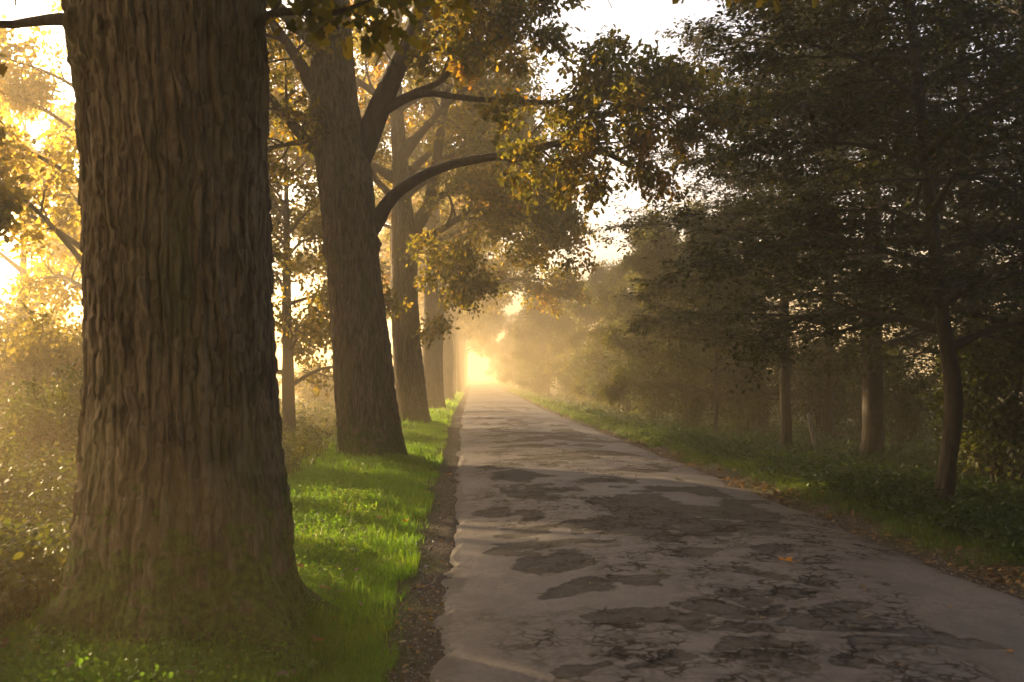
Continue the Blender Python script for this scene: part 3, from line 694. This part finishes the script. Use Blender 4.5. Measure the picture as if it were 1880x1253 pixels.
# ------------------------------------------------------------------ shrubs
def shrub(seed, H, W, nst, per, size, name='hazel_shrub', leaf=M['shrub_leaf']):
    t = Tree(seed, SHP); r = t.r; root = empty(name, (0, 0, 0))
    for j in range(nst):
        a = j*2.4+r.uniform(-.4, .4); ln = r.uniform(.15, 1)
        p0 = Vector((math.cos(a)*.12, math.sin(a)*.12, -.05)); top = Vector((math.cos(a)*W*ln, math.sin(a)*W*ln, H*r.uniform(.6, 1.)*(1-.3*ln)))
        m = p0.lerp(top, .5)+Vector((0, 0, .12*H))
        t.limb([p0, m, top], .025, .008, n=7, sides=5, subs=9, sublen=H*.3, t0=.08, lvl=1)
    fine = t.fine
    for (P, rad, k) in t.limbs: link('stem', tubes_mesh('stem', {(len(P), k): [(P, rad)]}), M['thin_bark'], root)
    link('branches', tubes_mesh('branches', fine), M['thin_bark'], root)
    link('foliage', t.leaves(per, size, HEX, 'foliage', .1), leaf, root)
    return root
shA = shrub(601, 2.9, 1.5, 12, 11, .10); shB = shrub(611, 2.0, 1.3, 10, 11, .09)
SH = 'shrubs along the edge of the wood'
shr = [(shA, 1265, 31, 'leafy shrub at the verge left of the thin dark trunk', 1.), (shB, 1370, 29.5, 'shrub in shade between the thin dark trunk and the slender one', 1.0),
 (shA, 1205, 37, 'olive shrub at the verge where the shade begins', 1.05), (shB, 1150, 42, 'bright low shrub bulging toward the road', 1.1), (shA, 1120, 48, 'hazy shrub beyond the bright low one', 1.1),
 (shB, 1510, 29, 'dark shrub right behind the leaning pale stick', 1.3), (shA, 1660, 24.5, 'dark shrub between the thickest and the curved trunk', .85), (shA, 1840, 14.6, 'black-green shrub at the right margin behind the curved trunk', .9),
 (shB, 1590, 31, 'dark shrub behind the thickest trunk', 1.4), (shA, 1440, 38, 'dim shrub far behind the slender straight trunk', 1.2), (shA, 1090, 57, 'pale gold shrub at the verge in the haze', 1.1), (shB, 1050, 68, 'faint gold shrub by the far verge', 1.3)]
for k, (pr_, px, y, lab, s) in enumerate(shr):
    o_ = pr_ if k < 2 else copy_tree(pr_)
    put(o_, px_at(px, y), y, k*2.1, s, lab, 'shrub', SH)
for k, y in enumerate((78, 89, 101, 114)):
    o_ = copy_tree(shA if k % 2 else shB); put(o_, 5.2+.3*(k % 2), y, k*1.3, 1.3, 'barely visible shrub in the haze at the end of the road', 'shrub', 'far shrubs in the haze')
for k, (x, y, sc_b) in enumerate([(8.6, 9.5, 1.2), (7.6, 7.2, 1.), (10.4, 12.5, 1.3), (10.5, 15.5, 1.3), (9.6, 5.2, 1.3), (11.6, 18.8, 1.3)]):  # unseen shrubs added to block sky light coming in from the right
    o_ = copy_tree(shA); put(o_, x, y, k*1.9, sc_b, 'unseen shrub added past the right margin to block sky light', 'shrub', 'light-blocking shrubs added past the right margin')
# big bushes behind the nearest oak on the left
bush = shrub(631, 2.6, 1.9, 16, 13, .10, 'wild_bush', M['weed_leaf'])
put(bush, px_at(70, 16), 16, .3, .85, 'tall sunlit wild bush at the left edge behind the nearest oak', 'bush', 'wild bushes by the field')
o_ = copy_tree(bush); put(o_, px_at(-60, 10.8), 10.8, 2.2, .62, 'wild bush in shade cut off by the left edge', 'bush', 'wild bushes by the field')
o_ = copy_tree(bush); put(o_, px_at(150, 19), 19, 4.2, .95, 'golden wild bush farther back, touching the left outline of the nearest oak', 'bush', 'wild bushes by the field')

gold = copy_tree(bush); gold.name = 'field_bush'
for ch in gold.children:
    if ch.name.startswith('foliage'):
        ch.data = ch.data.copy(); ch.data.materials.clear(); ch.data.materials.append(M['gold_leaf'])
put(gold, px_at(30, 26), 26, 1., 1.5, 'golden bush in the field behind the tall wild bush at the left edge', 'bush', 'golden bushes in the field')
for k, (px, y, sc_b, lab) in enumerate([(120, 31, 1.6, 'golden field bush close to the left outline of the nearest oak'), (-40, 33, 1.9, 'tallest golden field bush, cut by the left edge'), (585, 52, 1.2, 'low golden bush far behind, between the two nearest oaks')]):
    o_ = copy_tree(gold); put(o_, px_at(px, y), y, k*2.2, sc_b, lab, 'bush', 'golden bushes in the field')

# ------------------------------------------------------------------ stuff: grass, weeds, ground cover, litter
def scatter(n, xf, y0, y1, pw=2.0):
    u_ = npr.random(n)
    y_ = (y0**(1-pw)+(y1**(1-pw)-y0**(1-pw))*u_)**(1/(1-pw))
    a, b = xf(y_); x_ = a+(b-a)*npr.random(n)
    return x_, y_
def grass_mesh(name, x, y, hgt, wid):
    n = len(x); z = ground_z(x, y)-.01
    a = npr.uniform(0, 6.283, n); lean = npr.uniform(.1, .75, n); b = npr.uniform(0, 6.283, n)
    sd = np.stack([np.cos(a), np.sin(a), 0*a], -1); ld = np.stack([np.cos(b), np.sin(b), 0*b], -1)*lean[:, None]; upv = np.array([0, 0, 1.])
    base = np.stack([x, y, z], -1); h = hgt[:, None]; w = wid[:, None]*.5
    m1 = base + h*.55*(upv+ld*.45); tp = base + h*(upv*(1-.25*lean[:, None])+ld)
    V = np.stack([base-sd*w, base+sd*w, m1+sd*w*.8, m1-sd*w*.8, tp], 1)
    i = np.arange(n)[:, None]*5
    return make_mesh(name, V.reshape(-1, 3), [i+np.array([[0, 1, 2, 3]]), i+np.array([[3, 2, 4]])])
xs1, ys1 = scatter(190000, lambda y: (np.where(y < 9, -3.6, -3.4), xl(y)-.20-.10*np.clip((y-5)/30, 0, 1)), 3.6, 90, 1.9)
k = npr.random(len(xs1)) < np.clip(1-sstep(-.06, .1, xs1-(xl(ys1)-.28-.10*np.clip((ys1-5)/30, 0, 1)+.15*fbm(ys1*1.3, xs1*1.3, s=5, o=3)))*.97, 0, 1)
xs1, ys1 = xs1[k], ys1[k]
tall = sstep(-.2, .6, vnoise(xs1*1.7, ys1*1.7, s=120))
h1 = (.045+.05*npr.random(len(xs1))+.05*tall*npr.random(len(xs1)))*(1+np.clip((ys1-8)/40, 0, 1)*.8) + .10*sstep(-2.4, -3.3, xs1)
h1 = h1*np.where(npr.random(len(xs1)) < .06, 1.9, 1)
for (bx, by, br, bn) in ((-1.78, 6.15, .74, 1500), (-1.86, 18.3, .72, 1100), (-1.85, 30.8, .7, 700)):
    a_ = npr.random(bn)*6.283; d_ = br+np.abs(npr.normal(0, .12, bn))
    xs1 = np.append(xs1, bx+d_*np.cos(a_)); ys1 = np.append(ys1, by+d_*np.sin(a_)); h1 = np.append(h1, npr.uniform(.06, .2, bn))
w1 = .0045*(1+np.clip((ys1-4)/9, 0, 6))
tag(link('grass', grass_mesh('grass', xs1, ys1, h1, w1), M['grass']), 'short sunlit green grass on the left verge', kind='stuff')
xs2, ys2 = scatter(75000, lambda y: (xr(y)+.12, xr(y)+1.6+.5*vnoise(y*.4, y*0, s=9)), 5., 110, 1.9)
k = npr.random(len(xs2)) < np.clip(sstep(.0, .4, xs2-xr(ys2)-.15+.25*fbm(xs2*1.3, ys2*1.3, s=130, o=3)), 0, 1)
xs2, ys2 = xs2[k], ys2[k]
h2 = (.035+.07*npr.random(len(xs2)))*(1+np.clip((ys2-8)/40, 0, 1)*1.3); w2 = .005*(1+np.clip((ys2-4)/9, 0, 6))
tag(link('grass', grass_mesh('grass', xs2, ys2, h2, w2), M['grass_shaded']), 'grass along the right verge in shade', kind='stuff')

def leafy(name, x, y, hmax, per, size, mat, label, spread=.12, shape=HEX, stems=True):
    n = len(x); z0 = ground_z(x, y); c = npr.poisson(per, n); idx = np.repeat(np.arange(n), c); m = len(idx)
    tt = npr.random(m)**.7; ln = npr.normal(0, .16, (n, 2))
    hh = hmax[idx]*tt
    pos = np.stack([x[idx]+ln[idx, 0]*hh+npr.normal(0, spread, m)*(.4+.6*tt), y[idx]+ln[idx, 1]*hh+npr.normal(0, spread, m)*(.4+.6*tt), z0[idx]+hh+.01], -1)
    ax = unit(npr.normal(0, 1, (m, 3))*np.array([1, 1, .4])); nr = unit(npr.normal(0, .5, (m, 3))+np.array([0, 0, .9]))
    s = size*npr.uniform(.6, 1.3, m)*(1+np.clip((y[idx]-8)/25, 0, 2.5))
    me = leaf_mesh(name, pos, ax, nr, s, shape)
    return tag(link(name, me, mat), label, kind='stuff')
# tall weeds between the oaks and the field
xw, yw = scatter(5200, lambda y: (-3.1-.42*y, -2.75+0*y), 4.0, 60, 1.6)
hw_ = np.clip(.35+.85*sstep(-2.6, -5, xw)+.25*vnoise(xw*.5, yw*.5, s=140), .2, 2)*npr.uniform(.6, 1.15, len(xw))
leafy('weeds', xw, yw, hw_, 30, .055, M['weed_leaf'], 'tangle of tall weeds on the slope left of the oaks', .13)
xs3, ys3 = scatter(26000, lambda y: (-3.2-.4*y, -2.6+0*y), 4.0, 70, 1.7)
tag(link('dry_grass', grass_mesh('dry_grass', xs3, ys3, (.3+.6*npr.random(len(xs3)))*(.5+.9*sstep(-2.6, -5, xs3)), .006*(1+np.clip((ys3-4)/9, 0, 6))), M['dry_grass']), 'tall dry grass among the weeds by the field', kind='stuff')
# low leafy cover under the wood
xc, yc = scatter(9000, lambda y: (xr(y)+.55+0*y, xr(y)+1.5+.55*y), 6.5, 75, 1.7)
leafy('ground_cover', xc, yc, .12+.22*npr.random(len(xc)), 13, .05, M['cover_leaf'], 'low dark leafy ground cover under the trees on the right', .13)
# clover and small leaves in the left verge
xv, yv = scatter(4200, lambda y: (-3.4+0*y, -1.0+0*y), 4., 24, 1.6)
leafy('clover', xv, yv, .06+.06*npr.random(len(xv)), 9, .03, M['grass'], 'small clover leaves in the left verge grass', .07)
def flat_leaves(name, x, y, z, size, mat, label):
    n = len(x)
    ax = unit(npr.normal(0, 1, (n, 3))*np.array([1, 1, .25])); nr = unit(npr.normal(0, .35, (n, 3))+np.array([0, 0, 1.]))
    me = leaf_mesh(name, np.stack([x, y, z], -1), ax, nr, size, LOBED)
    return tag(link(name, me, mat), label, kind='stuff')
n = 2300; u_ = npr.random(n); yy = 1/(1/5.5+(1/70-1/5.5)*u_); xx = xr(yy)+.22+npr.normal(0, .16, n)+.1*vnoise(yy*1.1, yy*0, s=150)
k = npr.random(n) < .35+.65*sstep(-.2, .3, vnoise(yy*.8, yy*0, s=151)); xx, yy = xx[k], yy[k]
flat_leaves('fallen_leaves', xx, yy, np.maximum(ground_z(xx, yy), np.where(xx < xr(yy), .0, -1))+.02, npr.uniform(.04, .085, len(xx))*(1+np.clip((yy-8)/30, 0, 1)), M['litter'], 'brown and tan fallen leaves drifted along the right road edge')
n = 46; yy = 1/(1/5.2+(1/30-1/5.2)*npr.random(n)); xx = xl(yy)+.2+(xr(yy)-xl(yy)-.2)*npr.random(n)**.45
flat_leaves('fallen_leaves', xx, yy, road_z(xx, yy)+.012, npr.uniform(.03, .07, n), M['litter'], 'few small brown leaves scattered over the asphalt')
n = 170; u_ = npr.random(n); yy = 1/(1/4.6+(1/40-1/4.6)*u_); xx = xl(yy)-.5-2.2*npr.random(n)
flat_leaves('fallen_leaves', xx, yy, ground_z(xx, yy)+.05+.05*npr.random(n), npr.uniform(.04, .09, n), M['litter'], 'dry fallen leaves caught in the left verge grass')
n = 260; u_ = npr.random(n); yy = 1/(1/4.6+(1/50-1/4.6)*u_); xx = xl(yy)-.14+npr.normal(0, .1, n)
flat_leaves('fallen_leaves', xx, yy, ground_z(xx, yy)+.015, npr.uniform(.025, .05, n), M['litter'], 'scattered small fallen leaves on the bare left road edge')

ICO = np.array([(0, 0, 1), (.89, 0, .45), (.28, .85, .45), (-.72, .53, .45), (-.72, -.53, .45), (.28, -.85, .45), (.72, .53, -.45), (-.28, .85, -.45), (-.89, 0, -.45), (-.28, -.85, -.45), (.72, -.53, -.45), (0, 0, -1)])
ICF = np.array([(0, 1, 2), (0, 2, 3), (0, 3, 4), (0, 4, 5), (0, 5, 1), (1, 6, 2), (2, 7, 3), (3, 8, 4), (4, 9, 5), (5, 10, 1), (6, 7, 2), (7, 8, 3), (8, 9, 4), (9, 10, 5), (10, 6, 1), (11, 7, 6), (11, 8, 7), (11, 9, 8), (11, 10, 9), (11, 6, 10)])
n = 5200; u_ = npr.random(n); yy = 1/(1/4.4+(1/45-1/4.4)*u_); lft = npr.random(n) < .62
xx = np.where(lft, xl(yy)-.12+npr.normal(0, .12, n), xr(yy)+.02+npr.normal(0, .17, n))
rs = npr.uniform(.003, .009, n)*np.where(npr.random(n) < .06, 2.2, 1); zz = np.maximum(ground_z(xx, yy), np.where((xx > xl(yy)+.06) & (xx < xr(yy)-.06), road_z(xx, yy)-.012, -9))
V = np.stack([xx, yy, zz+rs*.3], -1)[:, None]+(ICO[None]*npr.uniform(.6, 1.2, (n, 12, 1)))*rs[:, None, None]*np.array([1, 1, .7])
t = NT('gravel'); c = t.ramp(t.n('ShaderNodeNewGeometry').outputs['Random Per Island'], [(0., (.05, .042, .035)), (.6, (.14, .115, .095)), (1., (.34, .3, .26))])
p = t.n('ShaderNodeBsdfPrincipled', Base__Color=c, Roughness=.85); M['gravel'] = t.done(p.outputs[0])
tag(link('gravel', make_mesh('gravel', V.reshape(-1, 3), [(ICF[None]+(np.arange(n)*12)[:, None, None]).reshape(-1, 3)]), M['gravel']), 'loose gravel along the crumbling road edges', kind='stuff')

# ------------------------------------------------------------------ single things
MAPLE = [(0, -.18), (.03, 0), (.22, -.06), (.2, .06), (.46, .1), (.36, .22), (.52, .38), (.3, .36), (.24, .46), (.14, .42), (.2, .72), (.1, .7), (0, .95)]
def maple_leaf(px, py, size, mat, label, rz, grass=0.0, cat='leaf'):
    out = MAPLE + [(-x, y_) for (x, y_) in MAPLE[-2::-1]][:-1]
    pts = np.array(out); c = np.array([[0., .2]])
    P = np.vstack([c, pts]); zz = .55*np.abs(P[:, 0])**1.2+.35*np.clip(P[:, 1]-.3, 0, 1)**1.3 + .05*np.sin(P[:, 0]*17+P[:, 1]*9)
    V = np.column_stack([P*size, zz*size]); n = len(pts)
    F = [(0, 1+i, 1+(i+1) % n) for i in range(n)]
    yb = 1.6*F_PX/(py-690)
    for _ in range(4):
        x = (px-870)/F_PX*yb
        zr = float(road_z(np.array([x]), np.array([yb]))[0]) if xl(yb)-.05 < x < xr(yb)+.05 else gz(x, yb)
        yb = (1.6-zr-grass)*F_PX/(py-690)
    x = (px-870)/F_PX*yb
    r_ = empty('maple_leaf', (x, yb, zr+grass+.012), rz); r_.rotation_euler = (rnd.uniform(-.15, .15), rnd.uniform(-.15, .15), rz)
    link('blade', make_mesh('blade', V, [np.array(F)]), mat, r_)
    st = np.array([(0, -.1*size, .002), (.01*size, -.35*size, .01), (.05*size, -.6*size, .02)])
    link('stalk', tubes_mesh('stalk', {(3, 4): [(st, [.0016, .0013, .001])]}), mat, r_)
    tag(r_, label, cat, 'loose fallen leaves')
maple_leaf(1455, 1036, .125, M['leaf_yellow'], 'bright orange-yellow curled leaf lying alone on the asphalt', .8)
maple_leaf(607, 1078, .10, M['leaf_tan'], 'tan curled leaf on the lit grass right of the nearest oak', 2.2, .06)
maple_leaf(821, 873, .12, M['leaf_yellow'], 'yellow leaf on the left road edge, near the second oak', 4.0)
maple_leaf(790, 906, .11, M['leaf_tan'], 'pale leaf on the dirt between grass and asphalt', 1.2)
maple_leaf(768, 1078, .085, M['leaf_tan'], 'curled pale leaf on the bare dirt beside the lit grass', 5.2)
maple_leaf(747, 957, .09, M['leaf_orange'], 'red-orange leaf in the lit grass near the dirt edge', 3.0, .06)
maple_leaf(700, 951, .08, M['leaf_orange'], 'small orange leaf in the middle of the lit grass', .4, .07)
maple_leaf(594, 1170, .09, M['leaf_orange'], 'rust-coloured leaf in the shaded grass at the nearest oak', 2.7, .06)

# leaning pale stick
y = 22.5; p0, p1 = at(1499, 826, y), at(1484, 757, y+.1)
o0 = Vector((p0.x, y, gz(p0.x, y)-.05)); d = p1-o0
pts = resample([Vector((0, 0, 0)), d*.35+Vector((.01, 0, 0)), d*.7+Vector((-.01, 0, 0)), d], 14)
rad = np.array([.052, .05, .048, .047, .047, .046, .045, .044, .043, .042, .041, .04, .036, .004])
tag(link('dead_stick', tubes_mesh('dead_stick', {(14, 10): [(pts, rad)]}), M['weathered']), 'pale dead stick leaning out of the ground cover', 'stick').location = o0

# broad-leaved plants at the foot of the nearest oak
def broad_plant(px, py, s, nl, label, seed):
    q = random.Random(seed); yb = 1.6*F_PX/(py-690); x = (px-870)/F_PX*yb
    root = empty('broadleaf_plant', (x, yb, gz(x, yb)), q.uniform(0, 6))
    for j in range(nl):
        a = j*2.4+q.uniform(-.3, .3); el = q.uniform(.55, 1.15); L = s*q.uniform(.7, 1.1); w = L*q.uniform(.16, .24)
        V, F = [], []
        for i in range(8):
            f = i/7; r_ = L*(f*math.cos(el)+.25*f*f); z = L*(f*math.sin(el)-.35*f*f*f); ww = w*math.sin(math.pi*min(1, .06+f*.94))**.8*(.25 if f < .15 else 1)
            cx, cy = math.cos(a), math.sin(a)
            V += [(r_*cx-ww*cy*.5, r_*cy+ww*cx*.5, z+.15*ww), (r_*cx, r_*cy, z), (r_*cx+ww*cy*.5, r_*cy-ww*cx*.5, z+.15*ww)]
        for i in range(7):
            b_ = i*3; F += [(b_, b_+1, b_+4, b_+3), (b_+1, b_+2, b_+5, b_+4)]
        link('leaf', make_mesh('leaf', np.array(V), [np.array(F)], True), M['broad'], root)
    tag(root, label, 'plant', 'broad-leaved plants at the oak foot')
broad_plant(570, 1235, .16, 8, 'broad-leaved plant in the shaded grass at the bottom of the picture', 1)
broad_plant(478, 1205, .17, 7, 'lit broad-leaved plant below the middle of the nearest oak', 2)
broad_plant(125, 1225, .20, 8, 'bright broad-leaved plant under the mossy left foot of the nearest oak', 3)
broad_plant(305, 1190, .15, 7, 'broad-leaved plant pressed against the foot of the nearest oak', 4)
broad_plant(440, 1165, .13, 6, 'small dark plant close against the oak bark', 5)

# ------------------------------------------------------------------ haze, sky, sun
bv = np.array([(x, y_, z) for x in (-330, 330) for y_ in (-70, 570) for z in (-2.2, 17.5)], float)
bf = np.array([(0, 1, 3, 2), (4, 6, 7, 5), (0, 4, 5, 1), (2, 3, 7, 6), (0, 2, 6, 4), (1, 5, 7, 3)])
hm = bpy.data.materials.new('haze'); hm.use_nodes = True; nt = hm.node_tree; nt.nodes.clear()
po = nt.nodes.new('ShaderNodeOutputMaterial'); pv = nt.nodes.new('ShaderNodeVolumePrincipled')
pv.inputs['Color'].default_value = (1.0, .79, .48, 1); pv.inputs['Density'].default_value = .0076; pv.inputs['Anisotropy'].default_value = .5
pv.inputs['Density Attribute'].default_value = ''; pv.inputs['Temperature Attribute'].default_value = ''
nt.links.new(pv.outputs[0], po.inputs['Volume'])
try: hm.cycles.homogeneous_volume = True
except Exception: pass
tag(link('haze', make_mesh('haze', bv, [bf]), hm), 'golden morning haze hanging over the road', kind='stuff')

SUN_AZ, SUN_EL = R(48), R(12.5)
w = bpy.data.worlds.new('World'); SC.world = w; w.use_nodes = True; wt = w.node_tree
bg = wt.nodes['Background']; sky = wt.nodes.new('ShaderNodeTexSky'); sky.sky_type = 'NISHITA'
sky.sun_disc = False; sky.sun_elevation = SUN_EL; sky.sun_rotation = -SUN_AZ; sky.air_density = .6; sky.dust_density = 7.0; sky.ozone_density = .3
wt.links.new(sky.outputs[0], bg.inputs[0]); bg.inputs[1].default_value = .14
sl = bpy.data.lights.new('sun', 'SUN'); sl.energy = 5.0; sl.angle = R(.6); sl.color = (1.0, .72, .38)
so = bpy.data.objects.new('sun', sl); COL.objects.link(so)
sd = Vector((-math.sin(SUN_AZ)*math.cos(SUN_EL), math.cos(SUN_AZ)*math.cos(SUN_EL), math.sin(SUN_EL)))
so.rotation_euler = sd.to_track_quat('Z', 'Y').to_euler()

SC.view_settings.view_transform = 'Standard'; SC.view_settings.look = 'None'; SC.view_settings.gamma = 1.0
SC.view_settings.exposure = 2.25
SC.render.engine = 'CYCLES'
cy = SC.cycles
cy.max_bounces = 6; cy.diffuse_bounces = 3; cy.glossy_bounces = 2; cy.transmission_bounces = 4; cy.volume_bounces = 0
cy.sample_clamp_indirect = 6.0
cy.use_denoising = True
